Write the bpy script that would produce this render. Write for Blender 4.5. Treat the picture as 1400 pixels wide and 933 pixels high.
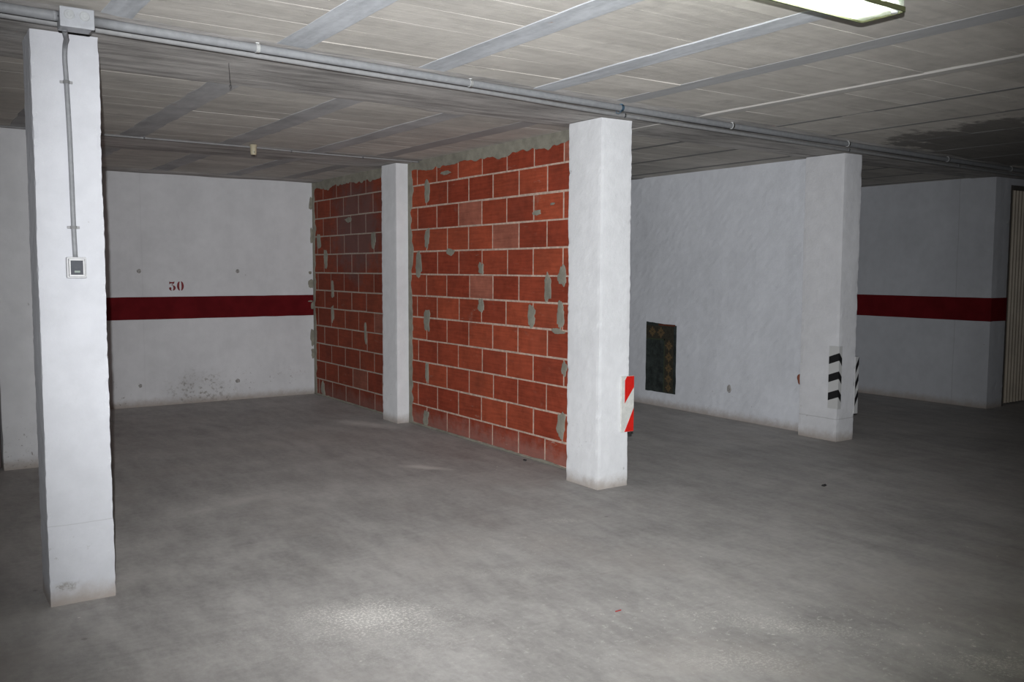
import bpy, bmesh, math, random
from mathutils import Vector, Matrix, noise
from math import pi, sin, cos, radians

# ------------------------------------------------------------------ camera
for o in list(bpy.data.objects):
    bpy.data.objects.remove(o)
C = bpy.context.scene.collection
sc = bpy.context.scene
EYE = 1.55
cam_d = bpy.data.cameras.new('camera')
cam_d.sensor_width = 36
cam_d.lens = 36 * 1236.34 / 1400
cam_d.clip_start = 0.05
cam = bpy.data.objects.new('camera', cam_d)
C.objects.link(cam)
cam.matrix_world = (Matrix.Translation((0, 0, EYE)) @ Matrix.Rotation(-0.5955, 4, 'Z')
                    @ Matrix.Rotation(pi / 2 - 0.0791, 4, 'X') @ Matrix.Rotation(0.0037, 4, 'Z'))
sc.camera = cam
# ------------------------------------------------------------------ light
vs = sc.view_settings
sc.display_settings.display_device = 'sRGB'
vs.view_transform = 'Standard'
vs.look = 'None'
vs.exposure = 0.0
vs.gamma = 1.0
vs.use_curve_mapping = False
W = bpy.data.worlds.new('world')
sc.world = W
W.use_nodes = True
W.node_tree.nodes['Background'].inputs[0].default_value = (0.6, 0.63, 0.7, 1)
W.node_tree.nodes['Background'].inputs[1].default_value = 0.02
FLASH = 1700.0      # the camera's own flash
fl = bpy.data.lights.new('flash', 'SPOT')
fl.energy = FLASH
fl.color = (0.95, 0.97, 1.0)
fl.shadow_soft_size = 0.012
fl.spot_size = radians(76)
fl.spot_blend = 1.0
flo = bpy.data.objects.new('flash', fl)
C.objects.link(flo)
flo.matrix_world = cam.matrix_world @ Matrix.Translation((-0.004, 0.10, 0.085)) @ Matrix.Rotation(radians(1.0), 4, 'Y') @ Matrix.Rotation(radians(3.0), 4, 'X')
TUBE = 32.0         # emission of the fluorescent tubes

H = 2.60
random.seed(7)

# ------------------------------------------------------------------ helpers
def link(name, bm, mats, parent=None, smooth=False):
    me = bpy.data.meshes.new(name)
    bm.normal_update()
    bm.to_mesh(me)
    bm.free()
    if not isinstance(mats, (list, tuple)):
        mats = [mats]
    for m in mats:
        me.materials.append(m)
    if smooth:
        for p in me.polygons:
            p.use_smooth = True
    o = bpy.data.objects.new(name, me)
    C.objects.link(o)
    if parent is not None:
        o.parent = parent
    return o

def tag(o, label=None, cat=None, group=None, kind=None):
    if label: o['label'] = label
    if cat: o['category'] = cat
    if group: o['group'] = group
    if kind: o['kind'] = kind
    return o

def empty(name, loc=(0, 0, 0)):
    """Empty at the thing's base; the parts are modelled in world metres."""
    o = bpy.data.objects.new(name, None)
    o.empty_display_size = 0.1
    o.location = loc
    C.objects.link(o)
    return o

def part(name, bm, mats, root, smooth=False):
    o = link(name, bm, mats, root, smooth)
    o.matrix_parent_inverse = Matrix.Translation(-root.location)
    return o

def box(bm, x0, x1, y0, y1, z0, z1, bev=0.0, seg=2, mi=0):
    r = bmesh.ops.create_cube(bm, size=1)
    vs_ = r['verts']
    for v in vs_:
        v.co = Vector(((x0 + x1) / 2 + v.co.x * (x1 - x0), (y0 + y1) / 2 + v.co.y * (y1 - y0),
                       (z0 + z1) / 2 + v.co.z * (z1 - z0)))
    fs = set(f for v in vs_ for f in v.link_faces)
    for f in fs:
        f.material_index = mi
    if bev > 0:
        es = list(set(e for v in vs_ for e in v.link_edges))
        r2 = bmesh.ops.bevel(bm, geom=es, offset=bev, segments=seg, affect='EDGES', profile=0.5)
        for f in r2['faces']:
            f.material_index = mi
    return vs_

def tube(bm, pts, r, n=14, mi=0, cap=True):
    pts = [Vector(p) for p in pts]
    rings = []
    prev = None
    for i, p in enumerate(pts):
        t = (pts[min(i + 1, len(pts) - 1)] - pts[max(i - 1, 0)]).normalized()
        up = Vector((0, 0, 1)) if abs(t.z) < 0.9 else Vector((1, 0, 0))
        if prev is None:
            a = t.cross(up).normalized()
        else:
            a = (prev - t * prev.dot(t)).normalized()
        prev = a
        b = t.cross(a)
        rr = r[i] if isinstance(r, (list, tuple)) else r
        rings.append([bm.verts.new(p + a * rr * cos(2 * pi * k / n) + b * rr * sin(2 * pi * k / n)) for k in range(n)])
    for i in range(len(rings) - 1):
        for k in range(n):
            f = bm.faces.new((rings[i][k], rings[i][(k + 1) % n], rings[i + 1][(k + 1) % n], rings[i + 1][k]))
            f.material_index = mi
            f.smooth = True
    if cap:
        for rg in (rings[0], rings[-1]):
            try:
                bm.faces.new(rg).material_index = mi
            except ValueError:
                pass

def smooth_path(pts, n=6):
    """Catmull-Rom through the points."""
    P = [Vector(p) for p in pts]
    P = [P[0] * 2 - P[1]] + P + [P[-1] * 2 - P[-2]]
    out = []
    for i in range(1, len(P) - 2):
        for k in range(n):
            t = k / n
            out.append(0.5 * ((2 * P[i]) + (-P[i - 1] + P[i + 1]) * t + (2 * P[i - 1] - 5 * P[i] + 4 * P[i + 1] - P[i + 2]) * t * t
                              + (-P[i - 1] + 3 * P[i] - 3 * P[i + 1] + P[i + 2]) * t ** 3))
    out.append(P[-2])
    return out

def rough_box(bm, x0, x1, y0, y1, z0, z1, step=0.035, amp=0.003, edge=0.006, seed=0.0, lean=None):
    """plastered block: faces slightly wavy, arrises worn and chipped"""
    nx = max(2, round((x1 - x0) / step)); ny = max(2, round((y1 - y0) / step)); nz = max(2, round((z1 - z0) / step))
    cache = {}
    def V(i, j, k):
        key = (i, j, k)
        if key in cache: return cache[key]
        p = Vector((x0 + (x1 - x0) * i / nx, y0 + (y1 - y0) * j / ny, z0 + (z1 - z0) * k / nz))
        out = Vector(((-1 if i == 0 else 1 if i == nx else 0), (-1 if j == 0 else 1 if j == ny else 0), 0))
        q = p * 3.1 + Vector((seed, seed * 1.7, seed * 0.3))
        d = noise.noise(q) * amp + noise.noise(q * 7) * amp * 0.5
        p = p + out * d
        if abs(out.x) + abs(out.y) == 2:
            w = edge * (0.30 + max(0.0, noise.noise(Vector((seed + x0 * 9 + i, y0 * 5 + j, p.z * 19)))) * 1.6
                        + max(0, noise.noise(Vector((seed, i + j, p.z * 60)))) * 1.8)
            p = p - Vector((out.x, out.y, 0)) * w
        cache[key] = bm.verts.new(p)
        return cache[key]
    def quad(a, b, c, d):
        bm.faces.new((a, b, c, d))
    for k in range(nz):
        for i in range(nx):
            quad(V(i, 0, k), V(i + 1, 0, k), V(i + 1, 0, k + 1), V(i, 0, k + 1))
            quad(V(i + 1, ny, k), V(i, ny, k), V(i, ny, k + 1), V(i + 1, ny, k + 1))
        for j in range(ny):
            quad(V(0, j + 1, k), V(0, j, k), V(0, j, k + 1), V(0, j + 1, k + 1))
            quad(V(nx, j, k), V(nx, j + 1, k), V(nx, j + 1, k + 1), V(nx, j, k + 1))
    for i in range(nx):
        for j in range(ny):
            quad(V(i, j + 1, 0), V(i + 1, j + 1, 0), V(i + 1, j, 0), V(i, j, 0))
            quad(V(i, j, nz), V(i + 1, j, nz), V(i + 1, j + 1, nz), V(i, j + 1, nz))

# ------------------------------------------------------------------ materials
class NT:
    def __init__(s, name):
        s.m = bpy.data.materials.new(name)
        s.m.use_nodes = True
        s.t = s.m.node_tree
        s.b = s.t.nodes['Principled BSDF']
        tc = s.t.nodes.new('ShaderNodeNewGeometry')
        s.pos = tc.outputs['Position']
        sp = s.t.nodes.new('ShaderNodeSeparateXYZ')
        s.L(s.pos, sp.inputs[0])
        s.x, s.y, s.z = sp.outputs
    def L(s, a, b):
        s.t.links.new(a, b)
    def set(s, inp, v):
        if isinstance(v, (int, float)): inp.default_value = v
        elif isinstance(v, (tuple, list)): inp.default_value = tuple(v) + (1,) if len(v) == 3 and inp.type == 'RGBA' else v
        else: s.L(v, inp)
    def math(s, op, a, b=0.0, clamp=False, c=None):
        n = s.t.nodes.new('ShaderNodeMath'); n.operation = op; n.use_clamp = clamp
        s.set(n.inputs[0], a); s.set(n.inputs[1], b)
        if c is not None: s.set(n.inputs[2], c)
        return n.outputs[0]
    def mul(s, a, b): return s.math('MULTIPLY', a, b)
    def add(s, a, b): return s.math('ADD', a, b)
    def mp(s, v, a, b, c=0.0, d=1.0):
        n = s.t.nodes.new('ShaderNodeMapRange'); n.interpolation_type = 'SMOOTHSTEP'
        s.set(n.inputs[0], v); s.set(n.inputs[1], a); s.set(n.inputs[2], b); s.set(n.inputs[3], c); s.set(n.inputs[4], d)
        return n.outputs[0]
    def noise(s, scale=5, detail=4, rough=0.55, stretch=(1, 1, 1), off=(0, 0, 0), rot=0.0):
        mpn = s.t.nodes.new('ShaderNodeMapping')
        mpn.inputs['Scale'].default_value = stretch; mpn.inputs['Location'].default_value = off
        mpn.inputs['Rotation'].default_value = (0, 0, rot)
        s.L(s.pos, mpn.inputs[0])
        n = s.t.nodes.new('ShaderNodeTexNoise')
        n.inputs['Scale'].default_value = scale; n.inputs['Detail'].default_value = detail; n.inputs['Roughness'].default_value = rough
        s.L(mpn.outputs[0], n.inputs['Vector'])
        return n.outputs['Fac']
    def mix(s, f, a, b):
        n = s.t.nodes.new('ShaderNodeMix'); n.data_type = 'RGBA'
        s.set(n.inputs[0], f); s.set(n.inputs[6], a); s.set(n.inputs[7], b)
        return n.outputs[2]
    def scale(s, col, f):
        n = s.t.nodes.new('ShaderNodeVectorMath'); n.operation = 'SCALE'
        s.set(n.inputs[0], col); s.set(n.inputs[3], f)
        return n.outputs[0]
    def attr(s, name):
        n = s.t.nodes.new('ShaderNodeAttribute'); n.attribute_name = name
        return n.outputs['Fac']
    def bump(s, h, strength=0.3, dist=0.01):
        n = s.t.nodes.new('ShaderNodeBump'); n.inputs['Strength'].default_value = strength; n.inputs['Distance'].default_value = dist
        s.L(h, n.inputs['Height']); s.L(n.outputs[0], s.b.inputs['Normal'])
    def out(s, col, rough=0.7, metal=0.0, spec=0.5):
        s.set(s.b.inputs['Base Color'], col); s.set(s.b.inputs['Roughness'], rough)
        s.b.inputs['Diffuse Roughness'].default_value = 0.14 if (not isinstance(rough, (int, float)) or rough >= 0.7) else 0.0
        s.b.inputs['Metallic'].default_value = metal; s.b.inputs['Specular IOR Level'].default_value = spec
        return s.m
    def ellipse(s, cx, cy, rx, ry, ang=0.0):
        """0 at the centre, 1 on the rim of a patch in plan"""
        dx = s.add(s.x, -cx); dy = s.add(s.y, -cy)
        u = s.add(s.mul(dx, cos(ang) / rx), s.mul(dy, sin(ang) / rx))
        v = s.add(s.mul(dx, -sin(ang) / ry), s.mul(dy, cos(ang) / ry))
        return s.math('SQRT', s.add(s.mul(u, u), s.mul(v, v)))

def line_mask(n, axis, pos, w, wob=0.01):
    j = n.mul(n.add(n.noise(4, 4, 0.6), -0.5), wob * 2)
    d = n.math('ABSOLUTE', n.add(n.add(axis, -pos), j))
    return n.mp(d, 0, w, 1, 0)

def plaster(name, base=(0.71, 0.72, 0.735), grime=0.5, lines=(), rough=0.8, bump=0.2, stain=None):
    n = NT(name)
    a = n.noise(1.3, 5, 0.6); b = n.noise(9, 5, 0.6, off=(3, 1, 7)); f = n.noise(70, 3, 0.6)
    v = n.noise(3, 4, 0.6, stretch=(1, 1, 0.12), off=(9, 2, 4))
    tone = n.add(n.add(n.mp(a, 0.3, 0.7, 0.93, 1.03), n.mp(b, 0.3, 0.7, -0.03, 0.03)), n.mp(v, 0.35, 0.75, 0.02, -0.03))
    col = n.scale(base, tone)
    # splashes and dust at the foot
    nz = n.noise(14, 6, 0.7, off=(1, 5, 2))
    foot = n.mp(n.add(n.z, n.mul(nz, 0.10)), 0.045, 0.16, 1, 0)
    col = n.mix(n.mul(foot, 0.75), col, (0.33, 0.27, 0.22))
    # dark specks, denser low down
    sp = n.noise(32, 4, 0.75, off=(4, 4, 4)); pa = n.noise(2.2, 3, 0.5, off=(8, 1, 1))
    lowz = n.mp(n.z, 0.05, 0.55, 1, 0)
    m = n.mul(n.mul(n.mp(sp, 0.60, 0.70, 0, 1), n.mp(pa, 0.48, 0.62, 0, 1)), lowz)
    col = n.mix(n.mul(m, grime), col, (0.22, 0.20, 0.18))
    if stain:
        cx, cz, rx, rz = stain
        u = n.mul(n.add(n.x, -cx), 1 / rx); v = n.mul(n.add(n.z, -cz), 1 / rz)
        ee = n.math('SQRT', n.add(n.mul(u, u), n.mul(v, v)))
        ee = n.add(ee, n.mul(n.add(n.noise(5, 5, 0.7, off=(2, 2, 9)), -0.5), 1.6))
        col = n.mix(n.mul(n.mp(ee, 0.4, 1.1, 1, 0), n.mp(n.noise(24, 5, 0.75, off=(1, 9, 1)), 0.50, 0.64, 0.12, 0.8)), col, (0.26, 0.24, 0.21))
    sp2 = n.noise(20, 2, 0.5, off=(14, 4, 4))
    col = n.mix(n.mp(sp2, 0.77, 0.80, 0, 0.5), col, (0.3, 0.28, 0.27))
    for ax, p, w, k in lines:
        col = n.mix(n.mul(line_mask(n, {'x': n.x, 'y': n.y, 'z': n.z}[ax], p, w), k), col, (0.25, 0.24, 0.24))
    n.bump(n.add(n.mul(b, 1.2), n.add(n.mul(f, 0.35), n.mul(n.noise(28, 4, 0.6), 0.6))), bump, 0.008)
    return n.out(col, rough, 0, 0.15)

M = {}
M['plaster_pillar'] = plaster('white_painted_plaster_pillar', (0.56, 0.565, 0.59), 0.9, [('z', 0.375, 0.003, 0.35)], bump=0.28, stain=(0.575, 0.085, 0.07, 0.03))
M['plaster_pillar_b'] = plaster('white_painted_plaster_column', (0.74, 0.745, 0.755), 0.7, (), bump=0.28)
M['plaster_pillar_c'] = plaster('white_painted_plaster_post', (0.70, 0.70, 0.715), 0.9, [('z', 0.205, 0.006, 0.45)], bump=0.28)
M['plaster_wall'] = plaster('white_painted_wall', (0.70, 0.70, 0.71), 1.0, [('x', 2.24, 0.006, 0.10)], stain=(2.85, 0.17, 0.42, 0.22))
M['plaster_cool'] = plaster('rough_rendered_wall', (0.70, 0.715, 0.75), 0.6, [('y', 5.485, 0.004, 0.30)], bump=0.3)
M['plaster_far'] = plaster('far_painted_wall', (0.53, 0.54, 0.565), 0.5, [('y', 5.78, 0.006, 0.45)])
n = NT('red_wall_paint')
M['stripe'] = n.out(n.scale((0.125, 0.0085, 0.011), n.mp(n.noise(6, 5, 0.6), 0.3, 0.7, 0.85, 1.15)), 0.85, 0, 0.08)
n = NT('red_stencil_paint')
M['stencil'] = n.out(n.scale((0.20, 0.02, 0.025), n.mp(n.noise(40, 4, 0.6), 0.3, 0.7, 0.8, 1.3)), 0.7)
n = NT('tie_hole_mortar')
M['tie'] = n.out(n.scale((0.36, 0.345, 0.33), n.mp(n.noise(60, 4, 0.6), 0.3, 0.7, 0.6, 1.3)), 0.9)

# floor: trowelled concrete, dusty
n = NT('dusty_concrete_floor')
a = n.noise(0.55, 5, 0.6); b = n.noise(2.6, 6, 0.62, stretch=(1, 0.45, 1), rot=0.5); c = n.noise(26, 5, 0.65); d = n.noise(1.6, 6, 0.65, stretch=(0.5, 1.4, 1), off=(5, 3, 0), rot=-0.4)
tone = n.add(n.add(n.mp(a, 0.3, 0.7, 0.90, 1.07), n.mp(b, 0.3, 0.7, -0.08, 0.08)), n.add(n.add(n.mp(c, 0.3, 0.7, -0.07, 0.07), n.mp(n.noise(7, 6, 0.72, stretch=(1, 0.35, 1), rot=-0.9, off=(4, 0, 0)), 0.3, 0.7, -0.13, 0.13)), n.mp(d, 0.3, 0.7, -0.07, 0.07)))
col = n.scale((0.350, 0.333, 0.320), tone)
col = n.mix(n.mp(n.noise(1.1, 5, 0.6, off=(2, 9, 0)), 0.5, 0.72, 0, 0.35), col, (0.35, 0.315, 0.29))
fl1 = n.noise(75, 3, 0.7); fl2 = n.noise(150, 2, 0.6, off=(3, 3, 3))
fleck = n.mp(n.add(n.mul(fl1, 0.7), n.mul(fl2, 0.3)), 0.50, 0.58, 0, 1)
wob = n.mul(n.add(n.noise(7, 5, 0.7), -0.5), 1.3)
for cx, cy, rx, ry, an, k, soft in ((1.68, 3.60, 0.34, 0.24, -0.55, 1.0, 0), (1.68, 3.61, 0.20, 0.13, -0.55, 0.9, 0), (1.62, 3.5, 0.75, 0.5, -0.5, 0.25, 0), (3.14, 2.52, 0.55, 0.12, -0.9, 0.55, 0), (2.72, 2.36, 0.35, 0.12, -0.7, 0.5, 0),
                                    (3.52, 1.80, 0.28, 0.12, -0.6, 0.7, 0), (3.35, 4.37, 0.14, 0.06, -0.6, 0.6, 0), (2.55, 3.75, 0.6, 0.1, -0.5, 0.25, 0),
                                    (3.80, 8.25, 0.42, 0.13, 1.9, 0.55, 1), (3.35, 6.17, 0.24, 0.07, 2.2, 0.6, 1), (1.78, 5.9, 0.5, 0.1, 0.3, 0.22, 1)):
    e = n.add(n.ellipse(cx, cy, rx, ry, an), wob)
    mk = n.mp(e, 0.1, 1.25, k, 0)
    if not soft: mk = n.mul(mk, n.add(n.mul(fleck, 0.85), 0.15))
    col = n.mix(mk, col, (0.68, 0.65, 0.61) if k < 0.85 else (0.76, 0.73, 0.69))
for rot_, sc2, off_, kk in ((0.55, 3.2, (1, 1, 0), 0.30), (-0.75, 4.1, (7, 3, 0), 0.28), (1.2, 2.3, (2, 8, 0), 0.22)):
    ln = n.noise(sc2, 6, 0.75, stretch=(0.22, 2.6, 1), rot=rot_, off=off_)
    col = n.mix(n.mul(n.mp(ln, 0.60, 0.70, 0, kk), n.mp(n.noise(0.9, 3, 0.5, off=off_), 0.40, 0.6, 0.2, 1)), col, (0.52, 0.49, 0.46))
    col = n.mix(n.mul(n.mp(ln, 0.40, 0.30, 0, kk), n.mp(n.noise(1.1, 3, 0.5, off=(off_[1], 4, 0)), 0.40, 0.6, 0.2, 1)), col, (0.20, 0.185, 0.175))
g2 = n.noise(60, 4, 0.8, off=(3, 1, 0))
col = n.mix(n.mul(n.mp(g2, 0.62, 0.72, 0, 0.5), n.mp(n.noise(1.4, 4, 0.6, off=(6, 2, 0)), 0.42, 0.6, 0, 1)), col, (0.62, 0.59, 0.55))
# loose white flecks everywhere
vor = n.t.nodes.new('ShaderNodeTexVoronoi'); vor.inputs['Scale'].default_value = 5.5; n.L(n.pos, vor.inputs['Vector'])
col = n.mix(n.mul(n.mp(vor.outputs['Distance'], 0.02, 0.045, 0.7, 0), n.mp(n.noise(1.7, 3, 0.5, off=(7, 7, 0)), 0.5, 0.6, 0, 1)), col, (0.72, 0.69, 0.65))
vor2 = n.t.nodes.new('ShaderNodeTexVoronoi'); vor2.inputs['Scale'].default_value = 2.3; n.L(n.pos, vor2.inputs['Vector'])
col = n.mix(n.mp(vor2.outputs['Distance'], 0.015, 0.04, 0.45, 0), col, (0.11, 0.10, 0.10))
cl = n.mp(n.noise(26, 5, 0.8, off=(8, 2, 0)), 0.575, 0.66, 0, 1)
for cx, cy, rx, ry, an, k in ((3.25, 2.45, 1.0, 0.42, -0.75, 0.75), (2.75, 4.2, 0.7, 0.3, -0.5, 0.45), (3.5, 1.85, 0.5, 0.3, -0.5, 0.8), (2.2, 3.0, 1.0, 0.6, -0.6, 0.25)):
    e = n.add(n.ellipse(cx, cy, rx, ry, an), wob)
    col = n.mix(n.mul(n.mp(e, 0.3, 1.3, k, 0), cl), col, (0.72, 0.70, 0.66))
# tyre arcs
for cx, cy, r in ((-0.6, 7.6, 3.3), (-0.6, 7.6, 3.52), (6.4, 1.2, 3.1)):
    dd = n.math('SQRT', n.add(n.math('POWER', n.add(n.x, -cx), 2.0), n.math('POWER', n.add(n.y, -cy), 2.0)))
    dd = n.math('ABSOLUTE', n.add(dd, -r))
    col = n.mix(n.mul(n.mp(dd, 0.03, 0.09, 0.16, 0), n.mp(n.noise(3, 3, 0.5), 0.4, 0.6, 0, 1)), col, (0.55, 0.52, 0.50))
n.bump(n.add(n.mul(c, 0.3), n.add(n.mul(b, 0.6), n.mul(n.noise(120, 2, 0.5), 0.12))), 0.25, 0.01)
M['floor'] = n.out(col, n.mp(b, 0.3, 0.7, 0.55, 0.8), 0, 0.35)

# ceiling: pale hollow blocks
n = NT('concrete_ceiling_block')
a = n.noise(1.4, 5, 0.6); b = n.noise(12, 5, 0.65); w = n.noise(6, 5, 0.6, stretch=(0.3, 2.6, 1))
tone = n.add(n.add(n.mp(n.attr('tone'), 0, 1, 0.92, 1.07), n.mp(a, 0.3, 0.7, -0.09, 0.08)), n.add(n.mp(b, 0.3, 0.7, -0.05, 0.05), n.mp(w, 0.3, 0.7, -0.06, 0.06)))
col = n.scale((0.53, 0.50, 0.455), tone)
col = n.mix(n.mp(n.noise(3.4, 6, 0.65, off=(5, 2, 0)), 0.56, 0.74, 0, 0.45), col, (0.27, 0.255, 0.24))
# grimy bay behind the pillars
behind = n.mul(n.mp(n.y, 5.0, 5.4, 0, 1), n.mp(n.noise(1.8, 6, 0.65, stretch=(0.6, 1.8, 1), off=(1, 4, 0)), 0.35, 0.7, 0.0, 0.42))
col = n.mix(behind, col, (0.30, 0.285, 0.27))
damp = n.add(n.ellipse(8.3, 3.7, 2.0, 1.25, 0.0), n.mul(n.add(n.noise(2.2, 6, 0.7, stretch=(1, 1.6, 1)), -0.5), 1.1))
col = n.mix(n.mp(damp, 0.85, 1.0, 0.75, 0), col, (0.11, 0.105, 0.10))
n.bump(n.add(n.mul(b, 0.6), n.add(n.mul(n.noise(80, 3, 0.6), 0.3), w)), 0.35, 0.008)
M['block'] = n.out(col, 0.9, 0, 0.15)
n = NT('smooth_concrete_joist')
w = n.noise(5, 6, 0.65, stretch=(2.2, 0.35, 1))
col = n.scale((0.47, 0.485, 0.505), n.add(n.mp(w, 0.3, 0.7, 0.82, 1.16), n.mp(n.noise(30, 4, 0.6), 0.3, 0.7, -0.05, 0.05)))
col = n.mix(n.mp(n.noise(7, 4, 0.6, off=(2, 2, 2)), 0.70, 0.76, 0, 0.6), col, (0.38, 0.22, 0.15))
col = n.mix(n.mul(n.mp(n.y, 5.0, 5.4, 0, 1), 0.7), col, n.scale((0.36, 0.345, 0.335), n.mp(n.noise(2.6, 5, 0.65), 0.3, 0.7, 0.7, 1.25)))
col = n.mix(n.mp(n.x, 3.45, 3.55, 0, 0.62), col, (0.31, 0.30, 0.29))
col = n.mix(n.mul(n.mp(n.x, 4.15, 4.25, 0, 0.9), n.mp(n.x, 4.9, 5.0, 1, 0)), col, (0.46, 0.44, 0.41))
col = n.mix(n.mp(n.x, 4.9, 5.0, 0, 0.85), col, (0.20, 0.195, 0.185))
n.bump(w, 0.2, 0.006)
M['joist'] = n.out(col, 0.9, 0, 0.15)
n = NT('streaked_beam_concrete')
w = n.noise(3.2, 7, 0.7, stretch=(0.45, 3.4, 1), rot=0.06); a = n.noise(1.2, 4, 0.6, off=(2, 2, 0))
col = n.scale((0.43, 0.41, 0.39), n.add(n.mp(w, 0.3, 0.7, 0.62, 1.30), n.mp(a, 0.3, 0.7, -0.16, 0.14)))
col = n.mix(n.mp(n.noise(5, 5, 0.6, off=(6, 1, 0), stretch=(0.5, 2, 1)), 0.66, 0.74, 0, 0.5), col, (0.42, 0.33, 0.29))
col = n.mix(n.mp(w, 0.60, 0.72, 0, 0.4), col, (0.44, 0.42, 0.39))
n.bump(n.add(w, n.mul(n.noise(40, 4, 0.6), 0.4)), 0.5, 0.012)
M['beam'] = n.out(col, 0.9, 0, 0.15)

# bricks
n = NT('hollow_clay_brick')
t = n.attr('tone')
st = n.noise(60, 2, 0.5, stretch=(1, 0.06, 1)); b = n.noise(16, 5, 0.65); a = n.noise(3, 4, 0.6)
base = n.mix(n.mp(t, 0.0, 0.85, 0, 1), (0.275, 0.050, 0.026), (0.365, 0.076, 0.037))
base = n.mix(n.mp(t, 0.93, 0.96, 0, 1), base, (0.35, 0.12, 0.08))
col = n.scale(base, n.add(n.add(n.mp(st, 0.3, 0.7, 0.90, 1.10), n.mp(b, 0.3, 0.7, -0.10, 0.10)), n.mp(a, 0.3, 0.7, -0.12, 0.12)))
scr = n.mul(n.mp(n.noise(9, 5, 0.75, stretch=(1, 0.5, 2.2), off=(4, 1, 1)), 0.62, 0.70, 0, 1), n.mp(n.noise(1.6, 3, 0.5, off=(3, 8, 1)), 0.45, 0.6, 0.15, 0.8))
col = n.mix(scr, col, (0.40, 0.27, 0.21))
dk = n.mp(n.noise(2.2, 5, 0.65, off=(9, 9, 2)), 0.42, 0.72, 0, 0.3)
col = n.mix(dk, col, (0.15, 0.045, 0.030))
# thin cement wash: smudges, the foot of the wall, the far bay near the ceiling
sm = n.mp(n.noise(5, 6, 0.72, off=(1, 7, 3)), 0.62, 0.76, 0, 0.4)
col = n.mix(sm, col, (0.34, 0.24, 0.19))
foot = n.mp(n.add(n.z, n.mul(n.noise(9, 5, 0.7, off=(2, 2, 2)), 0.32)), 0.20, 0.38, 0.4, 0)
col = n.mix(foot, col, (0.36, 0.24, 0.21))
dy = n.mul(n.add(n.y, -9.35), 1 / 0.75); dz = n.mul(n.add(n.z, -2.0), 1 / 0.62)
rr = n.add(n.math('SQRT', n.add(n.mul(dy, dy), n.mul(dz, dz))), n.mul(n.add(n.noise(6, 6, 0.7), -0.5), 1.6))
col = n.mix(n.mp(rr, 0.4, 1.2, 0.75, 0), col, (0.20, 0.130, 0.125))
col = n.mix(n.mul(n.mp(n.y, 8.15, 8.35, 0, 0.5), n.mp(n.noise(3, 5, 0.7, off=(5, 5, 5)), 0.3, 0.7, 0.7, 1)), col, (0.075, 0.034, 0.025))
n.bump(n.add(n.mul(st, 0.8), n.mul(b, 0.5)), 0.35, 0.005)
M['brick'] = n.out(col, 0.9, 0, 0.12)
n = NT('pale_mortar_joint')
col = n.scale((0.56, 0.42, 0.34), n.mp(n.noise(25, 5, 0.6), 0.3, 0.7, 0.75, 1.2))
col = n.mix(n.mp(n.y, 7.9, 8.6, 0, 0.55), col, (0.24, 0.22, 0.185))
n.bump(n.noise(60, 4, 0.6), 0.5, 0.006)
M['mortar'] = n.out(col, 0.95)
n = NT('grey_green_cement')
col = n.scale((0.265, 0.252, 0.205), n.add(n.mp(n.noise(12, 5, 0.6), 0.3, 0.7, 0.85, 1.12), n.mp(n.noise(2.5, 3, 0.6), 0.3, 0.7, -0.1, 0.14)))
n.bump(n.noise(45, 5, 0.65), 0.6, 0.008)
M['cement'] = n.out(col, 0.95)

def simple(name, col, rough=0.5, metal=0.0, vary=0.08, sc_=30, spec=0.5):
    n = NT(name)
    return n.out(n.scale(col, n.mp(n.noise(sc_, 3, 0.6), 0.3, 0.7, 1 - vary, 1 + vary)), rough, metal, spec)
M['pvc'] = simple('grey_pvc', (0.235, 0.24, 0.248), 0.5, spec=0.3)
M['pvc_thin'] = simple('light_grey_pvc', (0.28, 0.28, 0.28), 0.5, spec=0.3)
M['pvc_white'] = simple('white_plastic', (0.70, 0.71, 0.70), 0.4)
M['box_grey'] = simple('junction_box_grey', (0.34, 0.35, 0.37), 0.4)
M['box_knock'] = simple('junction_box_rubber', (0.34, 0.35, 0.355), 0.55)
M['tie_blue'] = simple('blue_cord', (0.10, 0.19, 0.28), 0.7)
M['wire'] = simple('dark_wire', (0.03, 0.028, 0.027), 0.6)
M['sw_frame'] = simple('switch_frame', (0.54, 0.54, 0.54), 0.35)
M['sw_line'] = simple('switch_gasket', (0.12, 0.12, 0.13), 0.5)
M['sw_key'] = simple('switch_rocker', (0.055, 0.058, 0.068), 0.45, spec=0.2)
M['sw_pilot'] = simple('switch_pilot', (0.22, 0.26, 0.23), 0.3)
M['cream'] = simple('cream_bakelite', (0.46, 0.41, 0.29), 0.35)
M['dark'] = simple('dark_hole', (0.02, 0.018, 0.015), 0.6)
M['red'] = simple('red_reflective', (0.66, 0.018, 0.012), 0.4)
M['white_board'] = simple('white_reflective', (0.68, 0.68, 0.64), 0.4)
M['foam_white'] = simple('white_foam', (0.60, 0.60, 0.60), 0.6)
M['brown_door'] = simple('brown_metal_door', (0.085, 0.058, 0.052), 0.55)
M['rib_door'] = simple('beige_ribbed_metal', (0.42, 0.36, 0.28), 0.5, 0, 0.1, 4)
M['door_frame'] = simple('dark_door_frame', (0.12, 0.11, 0.10), 0.5)
M['olive'] = simple('olive_cover_edge', (0.075, 0.08, 0.035), 0.5)
M['tray'] = simple('white_enamel_tray', (0.75, 0.76, 0.74), 0.35)
M['holder'] = simple('tube_holder_white', (0.78, 0.78, 0.78), 0.4)
M['debris_red'] = simple('red_plastic', (0.35, 0.03, 0.03), 0.5)
M['rust'] = simple('reddish_brown_render', (0.26, 0.085, 0.05), 0.8)

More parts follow.
